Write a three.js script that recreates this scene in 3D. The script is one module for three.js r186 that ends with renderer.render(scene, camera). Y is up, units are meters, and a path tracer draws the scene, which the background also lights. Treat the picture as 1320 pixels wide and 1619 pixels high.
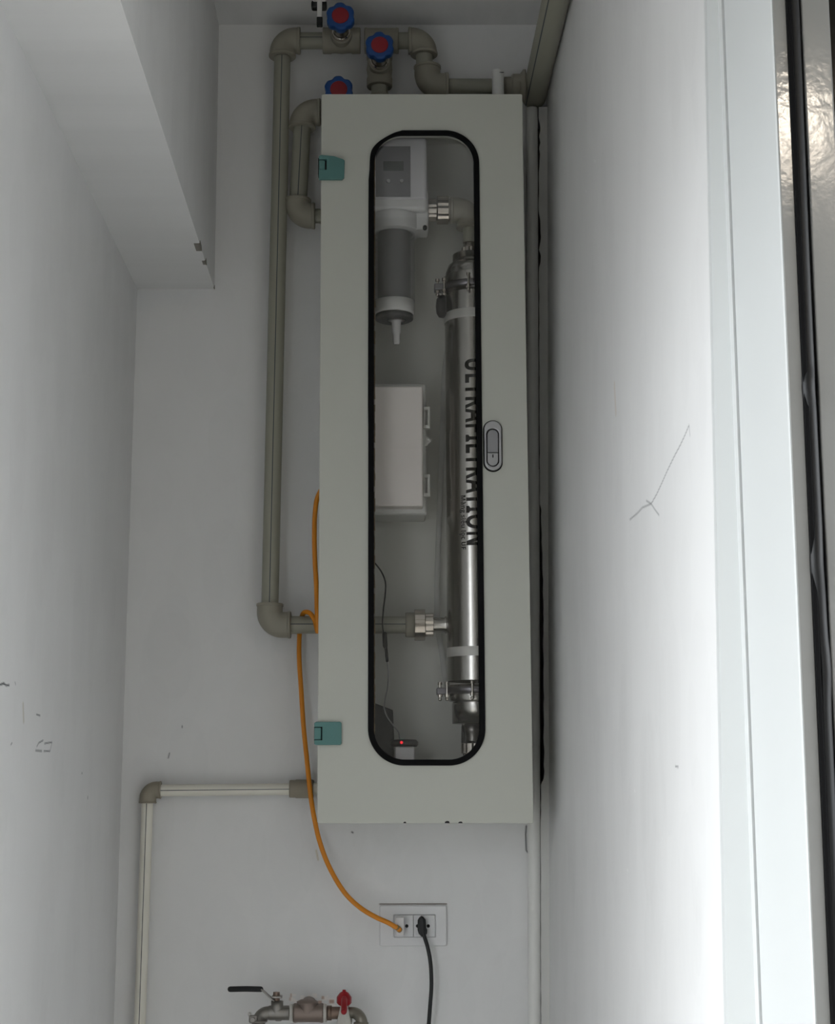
import * as THREE from 'three';
import { RoundedBoxGeometry } from 'three/addons/geometries/RoundedBoxGeometry.js';
import { mergeGeometries, toCreasedNormals } from 'three/addons/utils/BufferGeometryUtils.js';
import { RectAreaLightUniformsLib } from 'three/addons/lights/RectAreaLightUniformsLib.js';

// ---------- camera, sky, lamp, exposure ----------
const F = 2600, T = Math.atan(440 / 2600), DIST = 3.0, EYE = 1.55, CX = 597;      // focal length in pixels, upward tilt, place of the lens
const scene = new THREE.Scene();
const camera = new THREE.PerspectiveCamera(2 * Math.atan(1619 / 2 / F) * 180 / Math.PI, 1320 / 1619, 0.02, 60);
camera.position.set(0, EYE, DIST);
camera.rotation.set(T, 0, 0);
camera.setViewOffset(1320, 1619, 660 - CX, 0, 1320, 1619);
const renderer = new THREE.WebGLRenderer({ antialias: true });
renderer.toneMapping = THREE.LinearToneMapping;
renderer.toneMappingExposure = 2.62;
renderer.shadowMap.enabled = true;
RectAreaLightUniformsLib.init();
const SKY = 2.9;
{ // overcast sky, brighter towards the zenith
  const w = 64, h = 32, d = new Float32Array(w * h * 4);
  for (let j = 0; j < h; j++) for (let i = 0; i < w; i++) {
    const el = Math.sin(((j + .5) / h - .5) * Math.PI), k = el > 0 ? (1 + 2 * el) / 3 * 1.5 : .22;
    d.set([k * .95 * SKY, k * .99 * SKY, k * 1.025 * SKY, 1], (j * w + i) * 4);
  }
  const t = new THREE.DataTexture(d, w, h, THREE.RGBAFormat, THREE.FloatType);
  t.mapping = THREE.EquirectangularReflectionMapping; t.magFilter = t.minFilter = THREE.LinearFilter; t.needsUpdate = true;
  scene.background = t; scene.environment = t;
}

// ---------- helpers ----------
let seed = 11;
const rnd = () => { seed = (seed * 1664525 + 1013904223) >>> 0; return seed / 4294967296; };
function ray(px, py) { const u = (px - CX) / F, v = (810 - py) / F; return [u, v * Math.cos(T) + Math.sin(T), v * Math.sin(T) - Math.cos(T)]; }
function at(px, py, z) { const r = ray(px, py), k = (z - DIST) / r[2]; return new THREE.Vector3(k * r[0], EYE + k * r[1], z); }   // point of the depth z
function atX(px, py, x) { const r = ray(px, py), k = x / r[0]; return new THREE.Vector3(x, EYE + k * r[1], DIST + k * r[2]); }    // point on the plane x
const X = (px, py, z) => at(px, py, z).x, Y = (py, z) => at(CX, py, z).y;
const V = (x, y, z) => new THREE.Vector3(x, y, z);
const used = {};
function numbered(n) { const k = used[n] = (used[n] ?? -1) + 1; return k ? n + '_' + String(k).padStart(3, '0') : n; }
function merge(list) {
  list = list.flat(9).map((g) => { const q = g.index ? g.toNonIndexed() : g; for (const a of Object.keys(q.attributes)) if (!['position', 'normal', 'uv'].includes(a)) q.deleteAttribute(a); return q; });
  return list.length === 1 ? list[0] : mergeGeometries(list);
}
function thing(name, label, category, group) { const o = new THREE.Group(); o.name = numbered(name); o.userData = { label, category }; if (group) o.userData.group = group; scene.add(o); return o; }
function part(name, g, m, parent, label) { const o = new THREE.Mesh(merge([g]), m); o.name = name; if (label) o.userData.label = label; parent.add(o); return o; }
function struct(name, g, m, label) { const o = new THREE.Mesh(merge([g]), m); o.name = numbered(name); o.userData = { kind: 'structure' }; if (label) o.userData.label = label; scene.add(o); return o; }
function rest(o, p) { // moves a group's origin to its base without moving what it holds
  o.position.copy(p); for (const c of o.children) c.position.sub(p); return o;
}
function box(x0, x1, y0, y1, z0, z1, r = 0) {
  const w = x1 - x0, h = y1 - y0, d = z1 - z0;
  const g = r ? new RoundedBoxGeometry(w, h, d, 2, r) : new THREE.BoxGeometry(w, h, d);
  return g.translate((x0 + x1) / 2, (y0 + y1) / 2, (z0 + z1) / 2);
}
const UP = V(0, 1, 0);
function orient(g, a, d) { return g.applyQuaternion(new THREE.Quaternion().setFromUnitVectors(UP, d.clone().normalize())).translate(a.x, a.y, a.z); }
function cyl(a, b, r, r2 = r, seg = 32) { // from a (radius r) to b (radius r2)
  const d = b.clone().sub(a), L = d.length();
  return orient(new THREE.CylinderGeometry(r2, r, L, seg).translate(0, L / 2, 0), a, d);
}
function lathe(a, d, prof, seg = 32) { return orient(new THREE.LatheGeometry(prof.map(([r, y]) => new THREE.Vector2(r, y)), seg), a, d); }
function tube(points, r, seg = 60, rs = 10, tension) {
  const c = new THREE.CatmullRomCurve3(points, false, tension === undefined ? 'centripetal' : 'catmullrom', tension);
  return [new THREE.TubeGeometry(c, seg, r, rs), new THREE.SphereGeometry(r, rs, 6).translate(...points[0]), new THREE.SphereGeometry(r, rs, 6).translate(...points.at(-1))];
}
function extrude(shape, depth, bevel = 0, seg = 2, curve = 16) {
  return new THREE.ExtrudeGeometry(shape, { depth: depth - 2 * bevel, bevelEnabled: bevel > 0, bevelSize: bevel, bevelThickness: bevel, bevelOffset: -bevel, bevelSegments: seg, curveSegments: curve }).translate(0, 0, bevel);
}
function roundRect(x0, x1, y0, y1, r, path = new THREE.Shape()) {
  path.moveTo(x0 + r, y0); path.lineTo(x1 - r, y0); path.absarc(x1 - r, y0 + r, r, -Math.PI / 2, 0); path.lineTo(x1, y1 - r); path.absarc(x1 - r, y1 - r, r, 0, Math.PI / 2);
  path.lineTo(x0 + r, y1); path.absarc(x0 + r, y1 - r, r, Math.PI / 2, Math.PI); path.lineTo(x0, y0 + r); path.absarc(x0 + r, y0 + r, r, Math.PI, 1.5 * Math.PI); return path;
}
function holeAt(x, y, r) { const p = new THREE.Path(); p.absarc(x, y, r, 0, Math.PI * 2, true); return p; }
// a welded pipe elbow: sockets of length L along the unit directions a and b, with a bead on either mouth
function elbow(c, a, b, r, L, bead = .006) {
  const k = r * 1.02, curve = new THREE.CurvePath(), p = (d, t) => c.clone().addScaledVector(d, t), pts = [];
  pts.push(p(a, L), p(a, (L + k) / 2));
  for (let i = 0; i <= 10; i++) { const t = i / 10, q = V(0, 0, 0).addScaledVector(a, k * (1 - Math.sin(t * Math.PI / 2))).addScaledVector(b, k * (1 - Math.cos(t * Math.PI / 2))); pts.push(c.clone().add(q)); }
  pts.push(p(b, (L + k) / 2), p(b, L));
  for (let i = 1; i < pts.length; i++) curve.add(new THREE.LineCurve3(pts[i - 1], pts[i]));
  const g = [new THREE.TubeGeometry(Object.assign(new THREE.CatmullRomCurve3(pts, false, 'centripetal')), 40, r, 28)];
  for (const d of [a, b]) g.push(lathe(p(d, L - bead), d, [[r * .6, 0], [r * 1.0, 0], [r * 1.05, bead * .2], [r * 1.05, bead * .8], [r * 1.0, bead], [r * .6, bead]], 28));
  return g;
}
const PX = V(1, 0, 0), NX = V(-1, 0, 0), PY = V(0, 1, 0), NY = V(0, -1, 0), PZ = V(0, 0, 1), NZ = V(0, 0, -1);

// ---------- textures and materials ----------
function canvas(w, h, draw, srgb = true) {
  const c = document.createElement('canvas'); c.width = w; c.height = h; draw(c.getContext('2d'), w, h);
  const t = new THREE.CanvasTexture(c); if (srgb) t.colorSpace = THREE.SRGBColorSpace; t.wrapS = t.wrapT = THREE.RepeatWrapping; return t;
}
function noiseTex(n, scale, amp, mid, seedIn) { // tiling value noise, several octaves
  seed = seedIn; const d = new Uint8Array(n * n * 4), acc = new Float32Array(n * n);
  let a = 1, tot = 0;
  for (let o = 0, cells = scale; o < 4; o++, cells *= 2, a *= .6) {
    const g = new Float32Array(cells * cells).map(rnd); tot += a;
    for (let y = 0; y < n; y++) for (let x = 0; x < n; x++) {
      const u = x / n * cells, v = y / n * cells, i = u | 0, j = v | 0, s = u - i, t = v - j, ss = s * s * (3 - 2 * s), tt = t * t * (3 - 2 * t), I = (i + 1) % cells, J = (j + 1) % cells;
      acc[y * n + x] += a * ((g[j * cells + i] * (1 - ss) + g[j * cells + I] * ss) * (1 - tt) + (g[J * cells + i] * (1 - ss) + g[J * cells + I] * ss) * tt);
    }
  }
  for (let i = 0; i < n * n; i++) { const k = mid + amp * (acc[i] / tot - .5) * 2; d.set([k, k, k, 255], i * 4); }
  const t = new THREE.DataTexture(d, n, n); t.wrapS = t.wrapT = THREE.RepeatWrapping; t.magFilter = THREE.LinearFilter; t.minFilter = THREE.LinearMipmapLinearFilter; t.generateMipmaps = true; t.needsUpdate = true; return t;
}
const orange = noiseTex(256, 16, 120, 128, 5), orangeFine = orange.clone(); orangeFine.repeat.set(6, 6); orangeFine.needsUpdate = true;
const peel = orange.clone(); peel.repeat.set(22, 22); peel.needsUpdate = true;
const std = (color, roughness = .6, metalness = 0, more = {}) => new THREE.MeshStandardMaterial({ color, roughness, metalness, ...more });
const WALL = '#e8e8e8', SPAN = 3.2;    // a wall's texture covers 3.2 m a side
const M = {
  ppr: std('#98978a', .5), pprFit: std('#949083', .55), white: std('#e2e2df', .45), whitePipe: std('#e6e3d8', .45),
  steel: std('#b9b7b3', .24, 1), clamp: std('#77757a', .3, 1), chrome: std('#cfc8c0', .18, 1), dull: std('#8d8a86', .38, 1), brass: std('#857468', .5, .8),
  cabinet: std('#c5c6bd', .5, 0, { bumpMap: orangeFine, bumpScale: .00012 }), rubber: new THREE.MeshPhysicalMaterial({ color: '#060608', roughness: .75, specularIntensity: .35 }), black: std('#0c0d0f', .45), blackSoft: std('#131517', .6),
  blue: std('#0b4384', .45), red: std('#8a1420', .45), redTap: std('#9e1420', .35), teal: std('#54827f', .5), orange: std('#dd8a17', .45), silver: std('#b9b9bb', .38, .75), silverDark: std('#a2a2a5', .35, .75),
  plastic: std('#dedcdc', .5), panelGrey: std('#66666a', .5), lcd: std('#26302e', .2), dark: std('#0c0c0d', .7), caulk: std('#d2d2cf', .8), concrete: std('#8b877f', .9), tiles: std('#98948b', .6), grey: std('#8a8984', .8), glue: std('#7c6a52', .6),
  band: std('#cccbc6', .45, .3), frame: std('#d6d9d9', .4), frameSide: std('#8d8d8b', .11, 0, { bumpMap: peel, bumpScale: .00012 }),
  clear: new THREE.MeshPhysicalMaterial({ color: '#f4f4f4', roughness: .12, transmission: .85, thickness: 0, ior: 1.3 }),
  pane: new THREE.MeshPhysicalMaterial({ color: '#ffffff', roughness: .02, transmission: 1, thickness: 0, ior: 1.5 }),
  tape: new THREE.MeshPhysicalMaterial({ color: '#e8e6e0', roughness: .5, transmission: .35, thickness: 0 }),
  led: std('#300', .5, 0, { emissive: '#ff2030', emissiveIntensity: .35 }),
};
function stripe(color, w) { // a pipe with one thin printed line facing the front
  return canvas(512, 8, (c) => { c.fillStyle = color; c.fillRect(0, 0, 512, 8); c.fillStyle = '#3a4048'; c.fillRect(0, 0, w, 8); c.fillRect(512 - w, 0, w, 8); });
}
M.pprLine = std('#ffffff', .5, 0, { map: stripe('#98978a', 4) }); M.whiteLine = std('#ffffff', .45, 0, { map: stripe('#e6e3d8', 5) });
function wallMaterial(marks, seedIn) {
  return std('#ffffff', .75, 0, { bumpMap: orangeFine, bumpScale: .0002, map: canvas(2048, 2048, (c, w) => {
    c.fillStyle = WALL; c.fillRect(0, 0, w, w); seed = seedIn;
    for (let i = 0; i < 2600; i++) { const s = 20 + rnd() * 60, k = rnd() < .5 ? '255,255,255' : '120,122,126'; c.fillStyle = 'rgba(' + k + ',.006)'; c.beginPath(); c.ellipse(rnd() * w, rnd() * w, s * .5, s, 0, 0, 7); c.fill(); }
    if (marks) marks(c, w / SPAN, w);
  }) });
}
function planar(g, uAxis) { // uv in wall spans: u along x or z, v along y
  const p = g.attributes.position, uv = new Float32Array(p.count * 2);
  for (let i = 0; i < p.count; i++) { uv[2 * i] = (uAxis === 'x' ? p.getX(i) + 1.6 : p.getZ(i) + .5) / SPAN; uv[2 * i + 1] = p.getY(i) / SPAN; }
  g.setAttribute('uv', new THREE.BufferAttribute(uv, 2)); return g;
}
function pencil(c, s, H, pts, width, style, axis) { // a mark drawn through wall points
  c.strokeStyle = style; c.lineWidth = width * s; c.lineCap = 'round'; c.beginPath();
  pts.forEach((p, i) => { const u = (axis === 'x' ? p.x + 1.6 : p.z + .5) * s, v = H - p.y * s; i ? c.lineTo(u, v) : c.moveTo(u, v); }); c.stroke();
}

// ---------- the setting ----------
const leftMarks = (c, s, H) => {
  const L = (pts, w = .0012, st = 'rgba(40,42,46,.8)') => pencil(c, s, H, pts.map(([a, b]) => atX(a, b, -.46)), w, st, 'z');
  L([[0, 1083], [6, 1081], [10, 1084], [15, 1084]], .002); L([[24, 1079], [25, 1083]]); L([[37, 1115], [38, 1140]], .008, 'rgba(150,140,110,.28)'); L([[58, 1130], [64, 1132]]);
  L([[18, 1178], [20, 1175]]); L([[59, 1181], [62, 1175], [69, 1171]]); L([[71, 1176], [83, 1174], [80, 1188], [70, 1188]]); L([[57, 1187], [67, 1188]]); L([[140, 1260], [140, 1263]], .0025); L([[130, 1223], [131, 1223]]);
};
const backMarks = (c, s, H) => {
  const L = (pts, w = .0012, st = 'rgba(40,42,46,.75)') => pencil(c, s, H, pts.map(([a, b]) => at(a, b, 0)), w, st, 'x');
  L([[288, 1148], [288, 1151]]); L([[268, 1191], [266, 1199]]); L([[832, 1306], [831, 1320], [832, 1345], [836, 1350], [839, 1349]], .0018, 'rgba(40,40,44,.85)'); L([[556, 1316], [558, 1317]], .002);
  L([[500, 1345], [503, 1360]], .003, 'rgba(150,120,60,.25)');
  seed = 77; for (let i = 0; i < 90; i++) { const a = 455 + rnd() * 70, b = 1570 + rnd() * 34, p = at(a, b, 0); c.fillStyle = rnd() < .7 ? 'rgba(245,240,236,.8)' : 'rgba(160,110,90,.5)'; c.fillRect((p.x + 1.6) * s, H - p.y * s, 1 + rnd() * 5, 1 + rnd() * 4); }
  L([[600, 1430], [650, 1429.5], [706, 1429.5]], .0016, 'rgba(70,55,45,.7)');
};
const WX = (y) => .3135 + .0150 * (y - 2);   // the right wall leans a little
const rightMarks = (c, s, H) => {
  const L = (pts, w = .0012, st = 'rgba(50,52,56,.6)') => pencil(c, s, H, pts.map(([a, b]) => atX(a, b, .312)), w, st, 'z');
  L([[1089, 673], [1082, 690], [1075, 705], [1066, 722], [1055, 745], [1045, 768], [1038, 783], [1030, 797], [1016, 803], [1008, 812], [996, 822]], .0011); L([[1022, 792], [1030, 797], [1036, 806], [1043, 815]], .0011); L([[1089, 673], [1091, 690]], .0009);
  L([[968, 610], [971, 652]], .012, 'rgba(190,165,135,.18)'); L([[1075, 1212], [1080, 1213]]); for (const [a, b] of [[931, 254], [917, 302], [1000, 1375], [1010, 1250]]) L([[a, b], [a + 1, b + 2]], .002, 'rgba(250,250,250,.9)');
};
const wallBackM = wallMaterial(backMarks, 21), wallLeftM = wallMaterial(leftMarks, 22), wallRightM = wallMaterial(rightMarks, 23), wallM = wallMaterial(null, 24);
const ZW = 1.515;                             // where the right wall meets the door frame
struct('floor', box(-2.6, 2.6, -.12, 0, -.3, 4.6), M.tiles, 'pale floor below the cabinet recess');
const backEdge = new THREE.Shape([[-.61, 0], [.2645, 0], [.2990, 2.856], [.40, 2.856], [.40, 3.02], [-.61, 3.02]].map(([x, y]) => new THREE.Vector2(x, y)));
struct('wall_back', planar(merge([extrude(backEdge, .12).translate(0, 0, -.12)]), 'x'), wallBackM, 'white painted back wall of the recess');
{ const WL = (y) => -.4582 + .0064 * (y - 2), s = new THREE.Shape(); s.moveTo(-.61, 0); s.lineTo(WL(0), 0); s.lineTo(WL(3.02), 3.02); s.lineTo(-.61, 3.02); s.closePath();
  struct('wall_left', planar(merge([new THREE.ExtrudeGeometry(s, { depth: 1.36, bevelEnabled: false })]), 'z'), wallLeftM, 'white painted left wall with pencil marks'); }
{ const s = new THREE.Shape(); s.moveTo(WX(0), 0); s.lineTo(.46, 0); s.lineTo(.46, 3.02); s.lineTo(WX(3.02), 3.02); s.closePath();
  const g = new THREE.ExtrudeGeometry(s, { depth: ZW + .12, bevelEnabled: false }).translate(0, 0, -.12);
  struct('wall_right', planar(merge([g]), 'z'), wallRightM, 'white painted right wall with a hairline scratch'); }
struct('wall_rear', box(-.61, .46, 0, 3.02, -.26, -.12), M.concrete, 'masonry behind the open crack in the corner');
struct('ceiling', box(-.61, .46, 3.02, 3.14, -.3, 1.52), wallM, 'white ceiling of the recess');
struct('ceiling', box(-2.6, 2.6, 3.02, 3.14, 1.52, 4.6), M.grey, 'grey ceiling of the room in front');
const beam = struct('ceiling_beam', planar(merge([box(-.4605, -.309, 2.486, 3.02, 0, 1.36, 0)]), 'z'), wallM, 'white boxed-in beam along the top of the left wall');
{ const chip = (pts) => { const s = new THREE.Shape(); pts.forEach(([z, y], i) => i ? s.lineTo(z, y) : s.moveTo(z, y)); s.closePath(); return extrude(s, .0016).rotateY(-Math.PI / 2).translate(-.3082, 2.486, 0); };
  const mk = (py) => atX(341 - (457 - py) * .3, py, -.309).z;
  const z1 = mk(379), z2 = mk(405);
  part('paint_chip', [chip([[z1 - .012, -.0008], [z1 + .02, -.0008], [z1 + .017, .006], [z1 - .006, .004]]), box(-.319, -.309, 2.4852, 2.4862, z1 - .02, z1 + .02)], M.concrete, beam);
  part('paint_chip', [chip([[z2 - .014, -.0008], [z2 + .012, -.0008], [z2 - .002, .008]]), box(-.315, -.309, 2.4852, 2.4862, z2 - .012, z2 + .008)], M.concrete, beam);
  part('paint_chip', [chip([[.001, -.0008], [.012, -.0008], [.003, .007]])], M.concrete, beam); }
// the room that the camera stands in: open to daylight on the left, closed elsewhere
struct('wall_left', [box(-.61, -.46, 2.3, 3.02, 1.36, 4.6), box(-.61, -.46, 0, 2.3, 2.4, 4.6)], wallM, 'wall round the opening on the left');
struct('wall_front', box(-.61, 2.6, 0, 3.02, 4.45, 4.6), M.grey, 'wall behind the camera');
struct('wall_right', [box(.46, 2.6, 0, 3.02, 1.3, 1.42), box(1.0, 1.62, 2.4, 3.02, 1.42, 4.45), box(1.0, 1.62, 0, 2.4, 1.42, 1.6), box(1.0, 1.62, 0, 2.4, 4.2, 4.45)], wallM, 'room wall beyond the door');

// ---------- door frame at the right ----------
{ const poly = (pts, m, label, lean) => { const s = new THREE.Shape(); pts.forEach(([x, z], i) => i ? s.lineTo(x, -z) : s.moveTo(x, -z)); s.closePath(); const g = extrude(s, 3.02, 0).rotateX(-Math.PI / 2), p = g.attributes.position;
    if (lean) for (let i = 0; i < p.count; i++) if (p.getX(i) < .318) p.setX(i, p.getX(i) - .3135 + WX(p.getY(i)));
    g.computeVertexNormals(); return struct('trim_1', g, m, label); };
  poly([[.3130, ZW - .010], [.3130, ZW + .001], [.3255, ZW + .018], [.3255, ZW + .03], [.345, ZW + .03], [.345, ZW + .001], [.3175, ZW + .001], [.3175, ZW - .010]], M.frame, 'white moulding strip between the right wall and the door frame', true);
  poly([[.3275, ZW + .032], [.3335, 1.694], [.3345, 1.696], [.3460, 1.697], [.3460, 1.66], [.39, 1.66], [.39, ZW + .032]], M.frame, 'bright white door jamb'); }
const door = thing('door_frame', 'glossy off-white metal door stile beside a black rubber seal', 'door'); 
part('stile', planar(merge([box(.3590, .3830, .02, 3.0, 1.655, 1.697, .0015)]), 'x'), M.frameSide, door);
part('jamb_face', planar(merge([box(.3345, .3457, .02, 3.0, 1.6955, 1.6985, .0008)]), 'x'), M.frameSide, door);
part('glass', box(.3832, .90, .05, 2.98, 1.664, 1.670), new THREE.MeshPhysicalMaterial({ color: '#62655e', roughness: .05, transmission: 1, thickness: 0, ior: 1.5 }), door);
rest(door, V(.36, .02, 1.67));
{ const seal = thing('door_seal', 'black rubber door seal with curled bumps beside the white jamb', 'seal');
  const s = new THREE.Shape(); s.absellipse(0, 0, .0058, .008, 0, Math.PI * 2);
  const pts = []; const bump = (y, c, w, h) => h * Math.exp(-((y - c) ** 2) / w / w);
  const yb1 = Y(620, 1.69), yb2 = Y(895, 1.69), yb3 = Y(1060, 1.69);
  for (let i = 0; i <= 240; i++) { const y = .02 + i / 240 * 2.97; pts.push(V(.3520 + .0005 * Math.sin(y * 9) + bump(y, yb1, .012, -.0016) + bump(y, yb2, .02, -.0018) + bump(y, yb3, .02, .0014), y, 1.6950 + bump(y, yb1, .012, .004) + bump(y, yb2, .02, .004))); }
  part('bulb', new THREE.TubeGeometry(new THREE.CatmullRomCurve3(pts), 420, .0056, 12), M.black, seal);
  part('lip', box(.3455, .3495, .02, 2.99, 1.690, 1.7015, .001), M.rubber, seal);
  part('carrier', box(.3458, .3590, .02, 2.99, 1.664, 1.689), M.rubber, seal);
  rest(seal, V(.352, .02, 1.68)); }

// ---------- warm ceiling lamp behind the camera ----------
{ const l = thing('ceiling_lamp', 'round warm white ceiling lamp in the room behind the camera', 'lamp');
  part('housing', cyl(V(.885, 3.02, 3.75), V(.885, 2.985, 3.75), .1, .1), M.white, l);
  part('diffuser', cyl(V(.885, 2.985, 3.75), V(.885, 2.975, 3.75), .06, .055), std('#fff', .6, 0, { emissive: '#fff0dc', emissiveIntensity: 20 }), l);
  const p = new THREE.PointLight('#fff0dc', .15); p.position.set(.885, 2.93, 3.75); p.shadow.radius = 4; l.add(p);
  rest(l, V(.885, 3.02, 3.75)); }

// ---------- the cabinet ----------
const CX0 = -.1005, CX1 = .2590, CY0 = 1.496, CY1 = 2.780, CZ = .22, ZP = .06;      // ZP: depth of the pipe runs
const yLow = Y(988.5, ZP), yIn = Y(342, ZP), yBlow = 1.55;
{ const cab = thing('filter_cabinet', 'tall narrow grey-green metal wall cabinet with a long rounded glass window', 'cabinet');
  const t = .0015, zb = .198;
  const side = (x, holes) => { const s = roundRect(-zb, -.001, CY0 + .004, CY1 - .004, .0005); for (const [y, z, r] of holes) s.holes.push(holeAt(-z, y, r)); return extrude(s, t).rotateY(Math.PI / 2).translate(x, 0, 0); };
  part('side_panel', side(CX0 + .002, [[yLow, ZP, .0185], [yIn, ZP, .016]]), M.cabinet, cab);
  part('side_panel', side(CX1 - .0035, []), M.cabinet, cab);
  part('top_panel', box(CX0 + .0035, CX1 - .0035, CY1 - .0055, CY1 - .004, .001, zb), M.cabinet, cab);
  part('bottom_panel', box(CX0 + .0035, CX1 - .0035, CY0 + .004, CY0 + .0055, .001, zb), M.cabinet, cab);
  part('back_panel', box(CX0 + .0035, CX1 - .0035, CY0 + .0055, CY1 - .0055, .001, .0025), std('#cbcbc5', .5), cab);
  const P = (a, b) => at(a, b, CZ);
  const wx0 = P(587, 660).x, wx1 = P(757, 660).x, wy0 = P(600, 1206).y, wy1 = P(600, 212).y, R = .056;
  const ds = roundRect(CX0, CX1, CY0, CY1, .003); ds.holes.push(roundRect(wx0, wx1, wy0, wy1, R, new THREE.Path()));
  const door = part('door', extrude(ds, .02, .001).translate(0, 0, .2), M.cabinet, cab);
  const outer = new THREE.Shape(), o = .0052, inn = .0048;
  const k = (a, b) => P(a, b), ax0 = wx0 - o, ax1 = wx1 + o, ay0 = wy0 - o, ay1 = wy1 + o, Ro = R + o;
  outer.moveTo(ax0 + Ro, ay0); outer.lineTo(ax1 - Ro, ay0); outer.absarc(ax1 - Ro, ay0 + Ro, Ro, -Math.PI / 2, 0); outer.lineTo(ax1, ay1 - Ro); outer.absarc(ax1 - Ro, ay1 - Ro, Ro, 0, Math.PI / 2);
  { const q = [[636, 208], [622, 212], [607, 220], [596, 228], [588, 238], [585, 250], [584, 270]].map(([a, b]) => k(a, b)); outer.lineTo(q[0].x, ay1); outer.splineThru(q.slice(1).map((v) => new THREE.Vector2(v.x, v.y))); outer.lineTo(ax0, q.at(-1).y - .02); }
  outer.lineTo(ax0 - .0006, P(583, 640).y); outer.lineTo(ax0, P(583, 690).y);
  outer.lineTo(ax0, ay0 + Ro); outer.absarc(ax0 + Ro, ay0 + Ro, Ro, Math.PI, 1.5 * Math.PI);
  const ih = roundRect(wx0 + inn, wx1 - inn, wy0 + inn, wy1 - inn, R - inn, new THREE.Path()); outer.holes.push(ih);
  part('window_gasket', extrude(outer, .0055, .0016, 2, 24).translate(0, 0, CZ - .0005), M.rubber, door);
  part('window_pane', extrude(roundRect(wx0 + .0006, wx1 - .0006, wy0 + .0006, wy1 - .0006, R - .0006), .004).translate(0, 0, .2105), M.pane, door);
  { const g = [], x = wx0 + inn; for (let y = wy0 + .03; y < wy1 - .035; y += .011) { const r = .0006 + rnd() * .0011; g.push(cyl(V(x + .0004 + rnd() * .0007, y, .2165), V(x + .0004 + rnd() * .0007, y + .012, .2165), r, r * .8, 6)); } part('adhesive_bead', g, M.glue, door); }
  // lock with a flush paddle
  const lc = P(779, 706), lx = lc.x, ly = lc.y, hw = .0148, hh = .0435;
  const ring = roundRect(lx - hw, lx + hw, ly - hh, ly + hh, hw - .0001); ring.holes.push(roundRect(lx - hw + .0036, lx + hw - .0046, ly - hh + .0068, ly + hh - .0138, .0105, new THREE.Path()));
  part('latch_seal', extrude(roundRect(lx - hw - .0018, lx + hw + .0018, ly - hh - .0018, ly + hh + .0018, hw + .0016), .0008).translate(0, 0, CZ), M.rubber, door);
  part('latch_plate', extrude(ring, .0065, .0016, 3, 20).translate(0, 0, CZ + .0008), M.silver, door);
  const px0 = lx - hw + .0052, px1 = lx + hw - .0060, pt = ly + hh - .0155, pb = ly - hh + .0085, sp = ly - .0125, rr = (px1 - px0) / 2;
  const up = new THREE.Shape(); up.moveTo(px0, sp + .0007); up.lineTo(px1, sp + .0007); up.lineTo(px1, pt - rr); up.absarc(px1 - rr, pt - rr, rr, 0, Math.PI); up.closePath();
  part('latch_paddle', extrude(up, .0052, .0006, 2, 16).translate(0, 0, CZ + .0006), M.silverDark, door);
  const lo = new THREE.Shape(); lo.moveTo(px0, sp - .0003); lo.lineTo(px0, pb + rr); lo.absarc(px0 + rr, pb + rr, rr, Math.PI, 2 * Math.PI); lo.lineTo(px1, sp - .0003); lo.closePath();
  part('latch_button', extrude(lo, .0046, .0008, 2, 16).translate(0, 0, CZ + .0006), M.silver, door);
  part('keyhole', extrude(roundRect(lx - .0014, lx + .0007, sp - .0088, sp - .0030, .0008), .0006).translate(0, 0, CZ + .0050), M.dark, door);
  for (const [a, b, w, h] of [[640, 1301, .0024, .0016], [707, 1300.5, .0042, .0028], [728, 1301.5, .0036, .0018]]) { const p = P(a, b); const s = new THREE.Shape(); s.moveTo(-w, -.001); s.lineTo(w, -.001); s.lineTo(w * .7, h * .9); s.lineTo(-w * .2, h); s.lineTo(-w * .9, h * .5); part('paint_chip', extrude(s, .0004).translate(p.x, CY0 + .001, CZ - .0001), M.dark, door); }
  // teal hinges on the left edge
  const hinge = (pts, c, kw) => {
    const s = new THREE.Shape(); pts.forEach(([a, b], i) => { const p = P(a, b); i ? s.lineTo(p.x, p.y) : s.moveTo(p.x, p.y); }); const q0 = P(c[0], c[2]), q1 = P(c[1], c[3]); for (const [x, y] of [[q0.x, q1.y], [q1.x, q1.y], [q1.x, q0.y], [q0.x, q0.y]]) s.lineTo(x, y); s.closePath();
    const h = part('hinge', extrude(s, .0085, .0008, 2).translate(0, 0, CZ), M.teal, cab);
    part('slot', box(q0.x - .0004, q1.x + .0004, q1.y - .0004, q0.y + .0004, CZ, CZ + .0012), M.dark, h);
    part('hinge_knuckle', [box(q0.x + .0001, q1.x - kw, q1.y + .0010, q0.y - .0010, CZ, CZ + .0072, .0015)], M.teal, h);
    part('hinge_arm', box(CX0 - .0055, CX0 - .0004, Math.min(q0.y, q1.y) - .006, Math.max(q0.y, q1.y) + .006, CZ - .02, CZ - .0002, .001), M.black, h);
  };
  hinge([[504.4, 250], [508, 248], [528, 250], [543, 255], [545, 257], [544, 283], [541, 286], [504.4, 286]], [504.4, 516.5, 255, 271.5], .0032);
  hinge([[497, 1144], [500, 1142], [538, 1142], [540, 1144], [540, 1176], [538, 1178.5], [499, 1178.5], [497, 1177]], [497, 509.5, 1150, 1171], .0018);
  rest(cab, V((CX0 + CX1) / 2, CY0, .1)); }

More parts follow.
